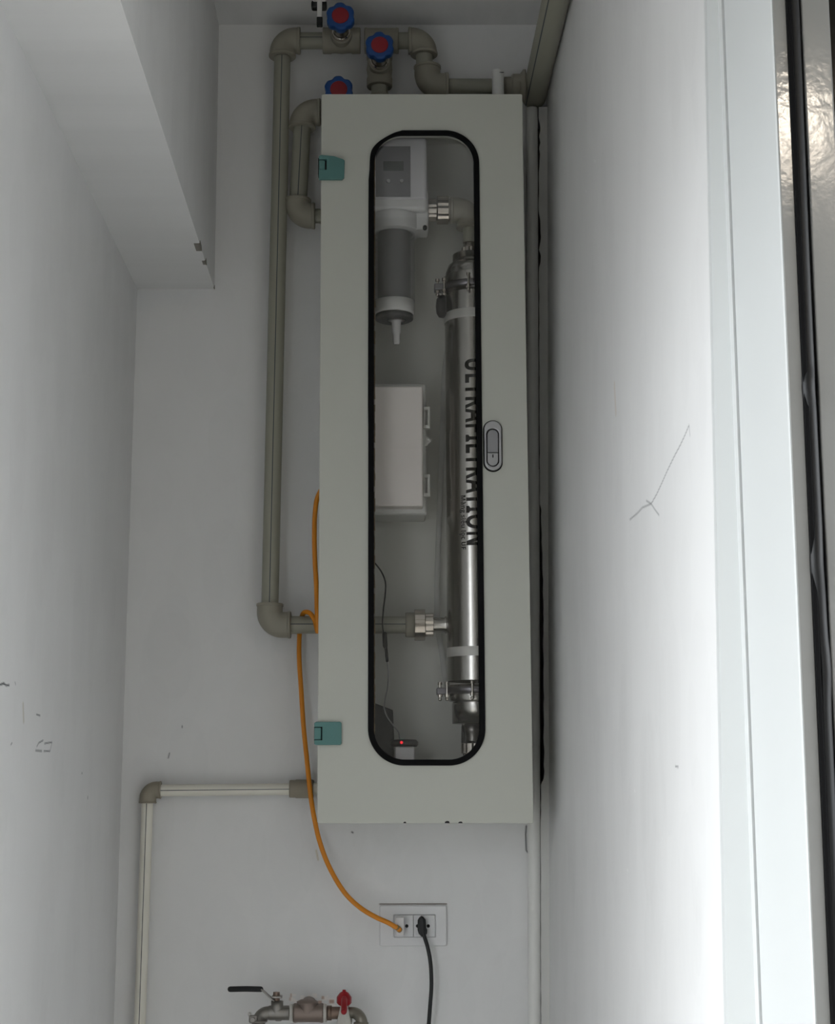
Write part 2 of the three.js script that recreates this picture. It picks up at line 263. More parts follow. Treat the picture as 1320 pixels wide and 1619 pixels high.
// ---------- inside the cabinet ----------
{ // prefilter with a controller head
  const z = .10, cx = X(623, 400, z), f = thing('prefilter', 'white backwash prefilter with controller head and dark filter bowl inside the cabinet top', 'water filter');
  const hx0 = X(572, 280, z), hx1 = X(675, 280, z + .04), yt = Y(216, z + .05), yb = Y(316, z + .05);
  part('controller', [box(hx0, hx1, yb, yt, z - .05, z + .048, .006)], std('#c4c3c6', .5), f);
  { const z1 = z + .0478, c = f.children[0]; const a = at(594, 232, z1), b = at(649, 312, z1);
    part('display_panel', box(a.x, b.x, b.y, a.y, z1, z1 + .0012, .0005), M.panelGrey, c);
    const a2 = at(606, 256, z1), b2 = at(638, 271, z1); part('screen', box(a2.x, b2.x, b2.y, a2.y, z1 + .0011, z1 + .0018), M.lcd, c);
    for (const u of [614, 635]) { const p = at(u, 287, z1); part('button', cyl(V(p.x, p.y, z1 + .001), V(p.x, p.y, z1 + .0032), .0038, .0032, 20), std('#a2a2a4', .35), c); } }
  const y1 = Y(314, z), y2 = Y(343, z), y3 = Y(372, z), y4 = Y(478, z), y5 = Y(499, z), y6 = Y(545, z), R = X(656, 430, z) - cx;
  part('head', [lathe(V(cx, y3, z), PY, [[R * .9, 0], [R + .009, 0], [R + .0125, .003], [R + .0125, y2 - y3 - .006], [R + .006, y2 - y3], [R + .006, y1 - y3], [0, y1 - y3]], 48), box(hx0, hx1 + .002, y2 - .004, y1 + .002, z - .045, z + .046, .008), box(cx + R, hx1 + .003, y3 + .0005, y2, z - .02, z + .03, .004)], std('#c9c9c8', .5), f);
  part('filter_screen', cyl(V(cx, y4, z), V(cx, y3 + .002, z), R * .8, R * .8, 40), std('#3c3c3e', .5, .3), f);
  part('bowl', lathe(V(cx, y4, z), PY, [[R, 0], [R, y3 - y4 + .004]], 48), M.clear, f);
  part('collar_ring', lathe(V(cx, y5, z), PY, [[R * .4, 0], [R * .9, 0], [R * .97, .003], [R * .97, y4 - y5], [R * .5, y4 - y5 + .001]], 40), M.white, f);
  part('flush_cap', lathe(V(cx, y5 - .010, z), PY, [[0, 0], [R * .8, 0], [R * .9, .002], [R * .9, .01], [0, .01]], 40), std('#4a4a4c', .5), f);
  part('drain_nozzle', lathe(V(cx + .004, y6, z), PY, [[.003, 0], [.006, .002], [.0062, .018], [.0085, .022], [.0085, y5 - y6 - .012], [.016, y5 - y6 - .010], [0, y5 - y6 - .010]], 24), M.plastic, f);
  part('test_screw', [cyl(V(hx1 - .004, Y(361, z + .03), z + .028), V(hx1 - .004, Y(361, z + .03), z + .035), .004, .004, 12)], M.dark, f);
  rest(f, V(cx, y6, z)); }
const lug = (r, n, depth, len) => { const s = new THREE.Shape(); for (let i = 0; i < n * 4; i++) { const a = i / (n * 4) * Math.PI * 2, rr = i % 4 < 1 ? r - depth : r; const p = [Math.cos(a) * rr, Math.sin(a) * rr]; i ? s.lineTo(...p) : s.moveTo(...p); } s.closePath(); return extrude(s, len, .0008, 1).translate(0, 0, 0).rotateX(-Math.PI / 2); };   // a ribbed union nut along +y
function nutAlong(a, d, r, n, len) { return orient(toCreasedNormals(lug(r, n, .0018, len), .5), a, d); }
{ // outlet of the prefilter, its union and the elbow down to the membrane vessel
  const z = ZP + .03, y = Y(333, z), x0 = X(677, 333, z), x1 = X(691, 333, z), x2 = X(709, 333, z), xe = X(742, 333, z);
  const g = thing('outlet_union', 'ribbed chrome union with grey elbow at the top of the cabinet window', 'pipe fitting');
  part('union_tail', [nutAlong(V(x0, y, z), PX, .0205, 8, x1 - x0 - .001), cyl(V(x0 - .004, y, z), V(x0 + .002, y, z), .015)], M.chrome, g);
  part('union_nut', [nutAlong(V(x1, y, z), PX, .026, 8, x2 - x1)], M.chrome, g);
  part('elbow', [elbow(V(xe, y, z), NX, NY, .0235, .036), cyl(V(x2 - .002, y, z), V(xe - .03, y, z), .021)], M.pprFit, g);
  part('tail_pipe', cyl(V(xe, y - .034, z), V(xe, Y(385, z), z), .0125), M.ppr, g);
  const yt = Y(384, z), ye = Y(404, z);
  part('tail_union', [nutAlong(V(xe, ye, z), PY, .0155, 8, (yt - ye) * .55), lathe(V(xe, ye, z), PY, [[.011, 0], [.012, (yt - ye)], [0, yt - ye]], 20)], M.chrome, g);
  rest(g, V(xe, ye, z)); }
// membrane vessel
const VX = .1735, VZ = .09, VR = .0505;
{ const g = thing('membrane_vessel', 'stainless steel ultrafiltration membrane vessel with black lettering at the right of the window', 'water filter');
  const yA = Y(405, VZ), yB = Y(470, VZ), yC = Y(1078, VZ), yD = Y(1145, VZ), L = yB - yC;
  const label = canvas(1024, 2048, (c, w, h) => {
    const st = '#b6b4b0'; c.fillStyle = st; c.fillRect(0, 0, w, h);
    const sx = w / (2 * Math.PI * VR), sy = h / L;
    const write = (text, px, y0, y1, font, color, tall, dot) => { // cap height runs round the vessel, the line reads downwards
      const a = Math.asin(Math.max(-.99, Math.min(.99, (X(px, 720, VZ + .03) - VX) / VR))), u = w / 2 + a * VR * sx, t0 = (yB - Y(y0, VZ + .045)) * sy, t1 = (yB - Y(y1, VZ + .045)) * sy;
      c.save(); c.translate(u, t0); c.rotate(Math.PI / 2); c.font = font; c.fillStyle = color; c.textBaseline = 'alphabetic';
      const k = (t1 - t0) / c.measureText(text).width; c.scale(k, tall * sx / sy); c.fillText(text, 0, 0);
      if (dot) { const m = c.measureText(text.slice(0, dot)).width, o = c.measureText('o').width; c.beginPath(); c.arc(m + o / 2, 7, 3, 0, 7); c.fill(); } c.restore(); };
    write('ULTRAFILTRATION', 735.5, 566, 866, 'bold 112px sans-serif', '#17181b', 1.5);
    write('Màng siêu loc UF', 727.5, 783, 870, 'bold 36px sans-serif', '#202226', 1, 11);
  });
  part('shell', new THREE.CylinderGeometry(VR, VR, L, 64, 1, true).rotateY(Math.PI).translate(VX, (yB + yC) / 2, VZ), std('#ffffff', .22, 1, { map: label }), g);
  part('end_cap', lathe(V(VX, yB + .012, VZ), PY, [[VR * 1.05, 0], [VR * 1.05, .022], [VR * .96, .026], [VR * .95, .034], [VR * .86, .046], [VR * .70, .052], [VR * .70, yA - yB - .012], [0, yA - yB - .012]], 48), M.steel, g);
  part('end_cap', lathe(V(VX, yD, VZ), PY, [[0, 0], [VR * .84, 0], [VR * .85, (yC - yD) * .48], [VR * .80, (yC - yD) * .5], [VR * .97, (yC - yD) * .54], [VR * 1.0, (yC - yD) * .9], [0, (yC - yD) * .9]], 48), M.steel, g);
  const ring = (y, h, r) => lathe(V(VX, y - h / 2, VZ), PY, [[VR * .98, 0], [r, 0], [r, h], [VR * .98, h]], 48);
  part('strap', ring(Y(496, VZ + .04), .0165, VR + .0012), M.band, g); part('strap', ring(Y(1030, VZ + .04), .0165, VR + .0012), M.band, g);
  for (const [py, dx] of [[446, 0], [1090, 0]]) {
    const y = Y(py, VZ + .05), c = part('clamp', [ring(y, .0105, VR + .006), box(VX - VR - .020, VX - VR - .003, y - .008, y + .004, VZ + .004, VZ + .030, .002)], M.clamp, g);
    const bolt = (x, z) => part('bolt', [cyl(V(x, y - .016, z), V(x, y + .014, z), .0022, .0022, 10), cyl(V(x, y + .009, z), V(x, y + .014, z), .0046, .0040, 6), cyl(V(x, y - .012, z), V(x, y - .007, z), .0048, .0048, 6), new THREE.SphereGeometry(.0035, 10, 8).translate(x, y - .016, z)], M.chrome, c);
    bolt(VX - VR - .014, VZ + .022); bolt(VX - VR - .002, VZ + .028); bolt(VX - .010, VZ + VR + .008); }
  { const y = Y(483, VZ + .02), x = X(703, 483, VZ + .02); part('mount_knob', [lathe(V(x - .016, y, VZ + .012), PX, [[0, 0], [.013, .0015], [.0200, .006], [.0215, .014], [.017, .019], [0, .019]], 24), cyl(V(x, y, VZ + .012), V(VX - VR + .002, y, VZ + .012), .008)], M.blackSoft, g); }
  { const y = Y(1160, VZ); part('bottom_nipple', [lathe(V(VX - .006, Y(1172, VZ), VZ), PY, [[.012, 0], [.012, .014], [.0155, .016], [.0155, yD - Y(1172, VZ)], [0, yD - Y(1172, VZ)]], 28)], M.dull, g);
    part('bottom_union', [nutAlong(V(VX - .006, Y(1192, VZ), VZ), PY, .0215, 8, .018), cyl(V(VX - .006, Y(1206, VZ), VZ), V(VX - .006, Y(1191, VZ), VZ), .0165)], M.chrome, g);
    part('bottom_hose', tube([V(VX - .013, yD - .004, VZ - .03), V(VX - .013, Y(1180, VZ), VZ - .03), V(VX - .005, Y(1215, VZ), VZ - .03), V(VX, CY0 + .012, VZ - .03)], .012, 30, 14), M.blackSoft, g); }
  rest(g, V(VX, yD, VZ)); }
{ // side port with its union and the grey pipe that leaves the cabinet
  const z = ZP, y = yLow, g = thing('membrane_outlet', 'grey pipe with ribbed chrome union entering the steel vessel low in the window', 'pipe fitting');
  const xa = X(641, 988, z), xb = X(655, 988, z), xc = X(672, 988, z), xd = X(685, 988, z), xe = X(707, 988, z);
  part('pipe', cyl(V(CX0 + .0075, y, z), V(xa + .004, y, z), .0155), M.pprLine, g);
  part('collar', lathe(V(xa, y, z), PX, [[.0155, 0], [.0215, 0], [.0225, .002], [.0225, xb - xa], [.010, xb - xa]], 32), M.pprFit, g);
  part('union_nut', [nutAlong(V(xb, y, z), PX, .0285, 8, xc - xb)], M.chrome, g);
  part('union_tail', [nutAlong(V(xc, y, z), PX, .0215, 8, xd - xc)], M.chrome, g);
  part('nipple', [lathe(V(xd - .001, y, z), PX, [[.0135, 0], [.0135, xe - xd - .004], [.0155, xe - xd - .003], [.0155, xe - xd + .003], [.009, xe - xd + .003]], 32)], M.steel, g);
  rest(g, V((CX0 + xa) / 2, y, z)); }
{ // control box
  const z1 = .125, g = thing('control_box', 'pale cream plastic junction box with hinged lid halfway up the window', 'electrical box');
  const a = at(535, 611, z1), b = at(669, 801, z1), c = at(675, 813, z1 - .03), top = at(675, 606, z1 - .03).y;
  part('base', [box(a.x, c.x - .001, c.y, top - .001, .0025, z1 - .030, .004), box(a.x - .002, c.x, c.y - .001, top, z1 - .042, z1 - .034, .003)], std('#d6d6d2', .5), g);
  part('lid', [box(a.x, b.x, b.y, a.y, z1 - .0335, z1, .0035)], std('#f1eae5', .5), g);
  for (const [u0, u1] of [[643, 677], [750, 785]]) { const p = at(669, u0, z1 - .02), q = at(680, u1, z1 - .02); const s = roundRect(p.x + .0005, q.x, q.y, p.y, .001); s.holes.push(roundRect(p.x + .003, q.x - .0045, q.y + .006, p.y - .006, .0005, new THREE.Path())); part('clip', extrude(s, .012, .0008).translate(0, 0, z1 - .034), std('#d2d2cc', .5), g); }
  { const p = at(676, 697, z1 - .03); const s = new THREE.Shape(); s.moveTo(p.x - .004, p.y - .010); s.lineTo(p.x, p.y - .009); s.absarc(p.x + .001, p.y, .0045, -1.2, 1.2); s.lineTo(p.x, p.y + .009); s.lineTo(p.x - .004, p.y + .010); s.closePath(); s.holes.push(holeAt(p.x + .001, p.y, .0013)); part('seal_tab', extrude(s, .003).translate(0, 0, z1 - .036), std('#d2d2cc', .5), g); }
  rest(g, V((a.x + b.x) / 2, b.y, .01)); }
{ // wires and bits at the bottom of the cabinet
  const q = (l, z) => l.map(([a, b]) => at(a, b, z));
  const w = thing('power_lead', 'thin black lead with inline connector turning white beside the lower pipe', 'cable');
  part('black_wire', tube([at(582, 878, .09), at(592, 890, .09), at(602, 903, .092), at(609, 920, .094), at(609, 940, .094), at(606, 965, .09), at(605, 990, .087), at(608, 1010, .086)], .0014, 60, 8), M.black, w);
  part('connector', [tube(q([[608, 1003], [609, 1022]], .086), .0042, 8, 12), tube(q([[610, 1024], [612, 1045]], .086), .0028, 8, 10)], M.blackSoft, w);
  part('white_wire', tube(q([[612, 1044], [614, 1065], [613, 1085], [609, 1105], [607, 1118], [611, 1132], [622, 1148], [630, 1158], [632, 1168]], .086), .0013, 60, 8), std('#9c9c9c', .5), w);
  rest(w, at(608, 1010, .086));
  const h = thing('drain_hose', 'translucent drain hose curving behind the left of the steel vessel', 'hose');
  part('hose', tube([at(708, 548, .03), at(703, 590, .024), at(699, 700, .022), at(694, 830, .020), at(691, 930, .020), at(692, 990, .018), at(698, 1030, .020), at(705, 1080, .024), at(709, 1100, .03)], .0052, 90, 10), M.clear, h); rest(h, at(709, 1100, .03));
  const b = thing('power_adapter', 'dark grey power brick with slanted top in the lower left corner of the window', 'adapter');
  const bz = .05, yb = CY0 + .0056; const s = new THREE.Shape(); const p0 = at(566, 1106, bz), p1 = at(592, 1112, bz), p2 = at(621, 1123, bz), p3 = at(623, 1165, bz);
  s.moveTo(p0.x, yb); s.lineTo(p3.x, yb); s.lineTo(p3.x, p3.y); s.lineTo(p2.x, p2.y); s.lineTo(p1.x, p1.y); s.lineTo(p0.x, p0.y); s.closePath();
  part('body', extrude(s, .045, .002).translate(0, 0, .006), M.blackSoft, b); rest(b, V((p0.x + p3.x) / 2, yb, .03));
  const f = thing('leak_sensor', 'small white socket block under a black disc with a red indicator', 'sensor');
  const fz = .10, fx = X(639, 1190, fz), yd = Y(1181, fz);
  part('body', box(fx - .0165, fx + .0175, CY0 + .0058, yd, fz - .016, fz + .016, .003), M.plastic, f);
  part('disc', lathe(V(fx, yd, fz), PY, [[0, 0], [.022, 0], [.0245, .003], [.0245, .008], [.021, .012], [0, .013]], 32), M.black, f);
  part('indicator', cyl(V(fx - .005, yd + .0065, fz + .020), V(fx - .005, yd + .0065, fz + .0262), .0028, .0024, 12), M.led, f); rest(f, V(fx, CY0 + .0058, fz)); }

// ---------- grey pipework outside ----------
const yTop = Y(65, ZP), yMid = Y(137, ZP), yB = Y(178, ZP);
const xTL = X(447, 65, ZP), xBL = X(426, 985, ZP), xV1 = X(540, 65, ZP), xV2 = X(600, 65, ZP), xTR = X(672, 66, ZP), xDr = X(678, 137, ZP);
{ const g = thing('supply_pipe', 'long grey water pipe with elbows running down left of the cabinet', 'pipe');
  const a = V(xTL, yTop, ZP), b = V(xBL, yLow, ZP), d = a.clone().sub(b).normalize(), nd = d.clone().negate();
  part('pipe', cyl(b.clone().addScaledVector(d, .035), a.clone().addScaledVector(nd, .035), .0155), M.pprLine, g);
  part('elbow', elbow(b, d, PX, .0232, .0385), M.pprFit, g); part('elbow', elbow(a, nd, PX, .0245, .0335), M.pprFit, g);
  part('pipe', cyl(V(xBL + .034, yLow, ZP), V(CX0 + .006, yLow, ZP), .0158), M.pprLine, g);
  part('pipe', cyl(V(xTL + .03, yTop, ZP), V(xV1 - .03, yTop, ZP), .0158), M.pprLine, g);
  rest(g, b); }
{ const g = thing('inlet_pipe', 'short grey elbowed pipe looping beside the upper hinge of the cabinet', 'pipe');
  const a = V(X(479, 180, ZP), yB, ZP), b = V(X(470, 342, ZP), yIn, ZP), d = a.clone().sub(b).normalize(), nd = d.clone().negate();
  part('pipe', cyl(b.clone().addScaledVector(d, .03), a.clone().addScaledVector(nd, .03), .0165), M.pprLine, g);
  part('elbow', elbow(b, d, PX, .0235, .033), M.pprFit, g); part('elbow', elbow(a, nd, PX, .0245, .033), M.pprFit, g);
  part('pipe', cyl(V(b.x + .03, yIn, ZP), V(CX0 + .02, yIn, ZP), .0135), M.ppr, g);
  part('pipe', cyl(V(a.x + .03, yB, ZP), V(xV1 - .03, yB, ZP), .0158), M.ppr, g);
  rest(g, b); }
function valve(name, label, c, axis, fit) {
  const g = thing(name, label, 'valve', 'stop valves above the cabinet');
  const n = axis.clone().negate(), h = .036, tall = .098;
  part('body', [lathe(c.clone().addScaledVector(axis, -h), axis, [[.015, 0], [.0235, 0], [.0245, .002], [.0245, .016], [.0232, .018], [.0232, h - .012], [.0245, h], [.0232, h + .012], [.0232, 2 * h - .018], [.0245, 2 * h - .016], [.0245, 2 * h - .002], [.0235, 2 * h], [.015, 2 * h]], 32), lathe(c, PZ, [[.0205, 0], [.0205, .030], [.0195, .034], [0, .034]], 32)], M.pprFit, g);
  part('bonnet', lathe(c.clone().addScaledVector(PZ, .034), PZ, [[.0175, 0], [.0175, .004], [.0165, .006], [.0135, .007], [.0135, .018], [.0095, .022], [.0095, tall - .056], [0, tall - .056]], 28), M.chrome, g);
  const s = new THREE.Shape(), N = 96; for (let i = 0; i < N; i++) { const t = i / N * Math.PI * 2, r = .0258 + .0017 * Math.cos(6 * t + .35) - .0005 * Math.cos(12 * t + .7); i ? s.lineTo(Math.sin(t) * r, Math.cos(t) * r) : s.moveTo(Math.sin(t) * r, Math.cos(t) * r); } s.closePath();
  const hd = part('handle', [toCreasedNormals(extrude(s, .02, .0035, 3), .6).translate(c.x, c.y, c.z + tall - .014), lathe(c.clone().addScaledVector(PZ, tall - .036), PZ, [[.0095, 0], [.0115, .001], [.0185, .024], [0, .024]], 28)], M.blue, g);
  part('cap', lathe(c.clone().addScaledVector(PZ, tall + .0055), PZ, [[.0158, 0], [.0158, .0012], [.0148, .0022], [0, .0026]], 32), M.red, hd);
  rest(g, c); return g;
}
valve('stop_valve', 'blue wheel stop valve with red cap, cut by the top edge of the photo', V(xV1, yTop, ZP), PX);
valve('stop_valve', 'blue wheel stop valve with red cap on the vertical branch, rightmost of three', V(xV2, Y(110, ZP), ZP), PY);
valve('stop_valve', 'blue wheel stop valve with red cap just over the cabinet top edge, lowest of three', V(X(537.5, 178, ZP), yB, ZP), PX);
{ const g = thing('bypass_pipe', 'grey tee and elbows stepping down behind the cabinet top to the right', 'pipe');
  part('tee', [lathe(V(X(576, 65, ZP), yTop, ZP), PX, [[.012, 0], [.0235, 0], [.0245, .003], [.0235, .006], [.0235, X(630, 65, ZP) - X(576, 65, ZP) - .006], [.0245, X(630, 65, ZP) - X(576, 65, ZP) - .003], [.0235, X(630, 65, ZP) - X(576, 65, ZP)], [.012, X(630, 65, ZP) - X(576, 65, ZP)]]), cyl(V(xV2, Y(110, ZP) + .036, ZP), V(xV2, yTop, ZP), .0232)], M.pprFit, g);
  part('pipe', cyl(V(X(628, 65, ZP), yTop, ZP), V(xTR - .03, yTop, ZP), .0158), M.ppr, g);
  part('elbow', elbow(V(xTR - .002, yTop, ZP), NX, NY, .0245, .03), M.pprFit, g);
  part('pipe', cyl(V(xTR - .001, yMid + .025, ZP), V(xTR - .002, yTop - .027, ZP), .0158), M.ppr, g);
  part('elbow', elbow(V(xTR + .004, yMid, ZP), PY, PX, .0245, .04), M.pprFit, g);
  part('pipe', cyl(V(xTR + .04, yMid, ZP), V(X(800, 137, ZP), yMid, ZP), .0142), M.ppr, g);
  part('branch', [cyl(V(xV2, yB, ZP), V(xV2, Y(110, ZP) - .036, ZP), .0158)], M.ppr, g);
  part('elbow', [elbow(V(xV2, yB, ZP), PY, NX, .0235, .03)], M.pprFit, g);
  part('coupling', [lathe(V(X(797, 137, ZP), yMid, ZP), PX, [[.013, 0], [.0175, 0], [.0175, .016], [.0205, .018], [.0205, .030], [.012, .030]])], M.pprFit, g);
  rest(g, V(xTR, yMid, ZP)); }
{ const g = thing('ceiling_pipe', 'thick grey pipe running towards the viewer in the top right corner', 'pipe');
  const y = 2.869, x = .3015;
  part('pipe', orient(new THREE.CylinderGeometry(.0232, .0232, 1.298, 32).translate(0, .649, 0).rotateY(-.75), V(x, y, .002), PZ), M.pprLine, g);
  part('saddle', [lathe(V(x - .048, y, ZP), PX, [[.012, 0], [.0185, 0], [.0205, .003], [.0205, .016], [.029, .022], [.029, .026], [.012, .03]])], M.pprFit, g);
  rest(g, V(x, y, .002)); }
{ const g = thing('vent_stub', 'short white tube standing on the top right of the cabinet', 'pipe');
  const p = at(787, 113, .1); part('tube', lathe(V(p.x, CY1 - .003, .1), PY, [[.0075, 0], [.0112, 0], [.0112, p.y - CY1 + .002], [.0105, p.y - CY1 + .003], [.0075, p.y - CY1 + .003], [.0075, 0]], 28), M.white, g);
  part('pencil_tick', box(p.x + .002, p.x + .0105, p.y - .0075, p.y - .0068, .1096, .1112), M.dark, g); rest(g, V(p.x, CY1, .1)); }
{ const g = thing('cable_tie_strap', 'white strap with black tip hanging from a black clip at the top edge', 'strap');
  const z = .13, a = at(506, 12, z), yc = 3.02;
  part('clip', [box(a.x - .0165, a.x + .0125, a.y - .003, a.y + .012, z - .012, z + .006, .004), cyl(V(a.x - .002, a.y + .01, z - .003), V(a.x - .002, yc, z - .003), .003, .003, 10)], M.black, g);
  part('strap', [box(a.x - .0052, a.x + .0040, at(506, 37, z).y, a.y + .016, z + .006, z + .010, .0015), box(a.x - .013, a.x + .011, a.y + .008, a.y + .016, z + .004, z + .009, .0015)], M.white, g);
  part('tip', box(a.x - .0058, a.x + .0050, at(506, 46, z).y, at(506, 31, z).y, z + .0045, z + .0115, .0015), M.blackSoft, g);
  rest(g, a); }

// ---------- white drain pipe at lower left ----------
{ const z = .022, y = Y(1249.5, z), x0 = X(234, 1250, z), xb = X(477, 1250, z), g = thing('drain_pipe', 'thin white pipe with taupe elbows below left of the cabinet', 'pipe');
  part('pipe', cyl(V(x0 + .014, y - .001, z), V(xb - .012, y + .0015, z), .0104), M.whiteLine, g);
  part('pipe', cyl(V(X(220.5, 1619, z), 1.10, z), V(x0 - .0005, y - .012, z), .0104), M.whiteLine, g);
  part('elbow', elbow(V(x0, y, z), PX, NY, .0150, .0235, .003), std('#968f80', .55), g);
  part('elbow', [lathe(V(xb - .022, y + .002, z), PX, [[.009, 0], [.0150, 0], [.0155, .002], [.0155, .010], [.0165, .012], [.0165, .040], [.0158, .043], [.009, .043]], 28), cyl(V(xb, y + .002, .001), V(xb, y + .002, z), .0155)], std('#968f80', .55), g);
  part('pipe', cyl(V(xb + .02, y + .002, z), V(X(503, 1250, z) + .004, y + .002, z), .0104), M.whitePipe, g);
  rest(g, V(x0, y, z)); }

// ---------- white conduit and crack in the right corner ----------
{ const g = thing('corner_conduit', 'white painted conduit running up the corner right of the cabinet', 'conduit');
  const zc = .0125, xt = .2965, xb = .2735, yT = 2.842, yS = Y(745, 0), xs = xb + (xt - xb) * (yS - 1.1) / (yT - 1.1);
  part('tube', cyl(V(xs, yS, zc), V(xt, yT, zc), .0112, .0112, 28), M.white, g);
  part('tube', cyl(V(xb, 1.1, zc), V(xs + .0007, yS, zc + .0012), .0112, .0112, 28), M.white, g);
  rest(g, V(xb, 1.1, zc));
  const c = thing('cracked_sealant', 'torn white sealant bead along the dark corner crack', 'sealant');
  seed = 5; const strip = (y0, y1, left, right) => { const n = Math.ceil((y1 - y0) / .012), s = new THREE.Shape(); for (let i = 0; i <= n; i++) { const y = y0 + (y1 - y0) * i / n; i ? s.lineTo(left(y), y) : s.moveTo(left(y), y); } for (let i = n; i >= 0; i--) { const y = y0 + (y1 - y0) * i / n; s.lineTo(right(y), y); } s.closePath(); return extrude(s, .004).translate(0, 0, .010); };
  const cxAt = (y) => xb + (xt - xb) * (y - 1.1) / (yT - 1.1);
  const gapAt = (y) => { // how far the bead has torn off the conduit
    let k = .0009 + rnd() * .0012; if (y < 2.07 && y > 1.56) k = .0022 + .0042 * Math.min(1, (2.07 - y) / .2) + rnd() * .0022; if (Math.abs(y - 2.60) < .03 || Math.abs(y - 2.54) < .015) k = .0036 + rnd() * .002; if (y > 2.72 && y < 2.82) k = .002 + rnd() * .0045; return k; };
  part('bead', strip(1.50, 2.845, (y) => cxAt(y) + .0112 + gapAt(y), (y) => WX(y) + .002), M.caulk, c);
  part('bead', strip(1.1, 1.50, (y) => cxAt(y) + .0115 + rnd() * .0008, (y) => WX(y) + .002), M.caulk, c);
  rest(c, V(.29, 1.1, .012)); }

// ---------- outlet, cords ----------
const holes = [];
{ const g = thing('wall_outlet', 'white rectangular double wall outlet below the cabinet', 'outlet');
  const a = at(600, 1432, .004), b = at(706, 1496, .004), s = roundRect(a.x, b.x, b.y, a.y, .003);
  const win = [at(623, 1447, .008), at(688, 1482, .008)];
  s.holes.push(roundRect(win[0].x, win[1].x, win[1].y, win[0].y, .001, new THREE.Path()));
  part('plate', extrude(s, .009, .0018, 2), std('#e3e3e4', .4), g);
  const mid = (win[0].x + win[1].x) / 2 - .002;
  for (const [x0, x1, hole] of [[win[0].x + .0003, mid - .0003, 643], [mid + .0003, win[1].x - .0003, 677]]) {
    const q = roundRect(x0, x1, win[1].y + .0003, win[0].y - .0003, .0008), h = at(hole, 1464.5, .01);
    
    const m = part('socket_insert', extrude(q, .0105, .0008), std('#e0e0e2', .4), g);
    for (const dx of [0, -.019]) part('pin_hole', cyl(V(h.x + dx, h.y, .009), V(h.x + dx, h.y, .0108), .0030, .0030, 16), M.dark, m);
  }
  rest(g, V((a.x + b.x) / 2, b.y, 0)); }
{ const g = thing('extension_cord', 'orange cable hanging down left of the cabinet to a white plug', 'cable');
  const pts = [[507, 776, .11], [501.5, 788, .108], [498, 812, .106], [497, 850, .105], [498, 890, .1], [500, 925, .1], [501, 960, .102], [502, 988, .1], [502.5, 1001, .095], [500.5, 993, .090], [497, 980, .0855], [490, 970, .083], [483, 968, .075], [478.5, 972, .058], [475.5, 984, .037], [473.5, 1003, .036], [473, 1040, .04], [476, 1090, .043], [480, 1150, .045], [485, 1200, .047], [489, 1240, .048], [492, 1265, .047], [497, 1295, .045], [505, 1330, .043], [520, 1370, .042], [545, 1412, .042], [570, 1436, .042], [595, 1451, .042], [615, 1460, .042], [631, 1470, .041]].map((p) => at(...p));
  part('cable', tube(pts, .0043, 260, 12), M.orange, g);
  part('grommet', cyl(V(CX0 - .0008, at(507, 777, .11).y, .11), V(CX0 + .0025, at(507, 777, .11).y, .11), .0075, .0075, 20), M.rubber, g);
  const a = at(625.5, 1451, .036), b = at(639, 1480, .036);
  part('plug', [box(a.x, b.x, b.y, a.y, .0107, .036, .0022)], M.plastic, g); part('cord_grip', cyl(at(627, 1466.5, .0435), at(632, 1471, .035), .0047, .005, 16), std('#8d7a50', .5), g);
  rest(g, at(632, 1471, .03)); }
{ const g = thing('appliance_cord', 'black power cord with flat plug hanging from the outlet', 'cable');
  const sh = (pts) => { const s = new THREE.Shape(); pts.forEach(([a, b], i) => { const p = at(a, b, .03); i ? s.lineTo(p.x, p.y) : s.moveTo(p.x, p.y); }); s.closePath(); return s; };
  part('plug', [toCreasedNormals(extrude(sh([[666, 1449.5], [669, 1450.5], [673, 1455], [674, 1468], [675.5, 1471], [675, 1477], [671, 1481.5], [666.5, 1482], [662, 1477], [660.5, 1472], [660.5, 1456], [663, 1452]]), .021, .004, 3), .5).translate(0, 0, .0107)], M.blackSoft, g);
  part('cable', tube([at(668.5, 1472, .028), at(671.5, 1483, .03), at(676, 1498, .031), at(679.5, 1515, .032), at(681.5, 1535, .033), at(682, 1560, .034), at(680, 1590, .035), at(677.5, 1625, .036), at(676, 1660, .036)], .0035, 80, 12), M.black, g);
  rest(g, at(668, 1470, .02)); }

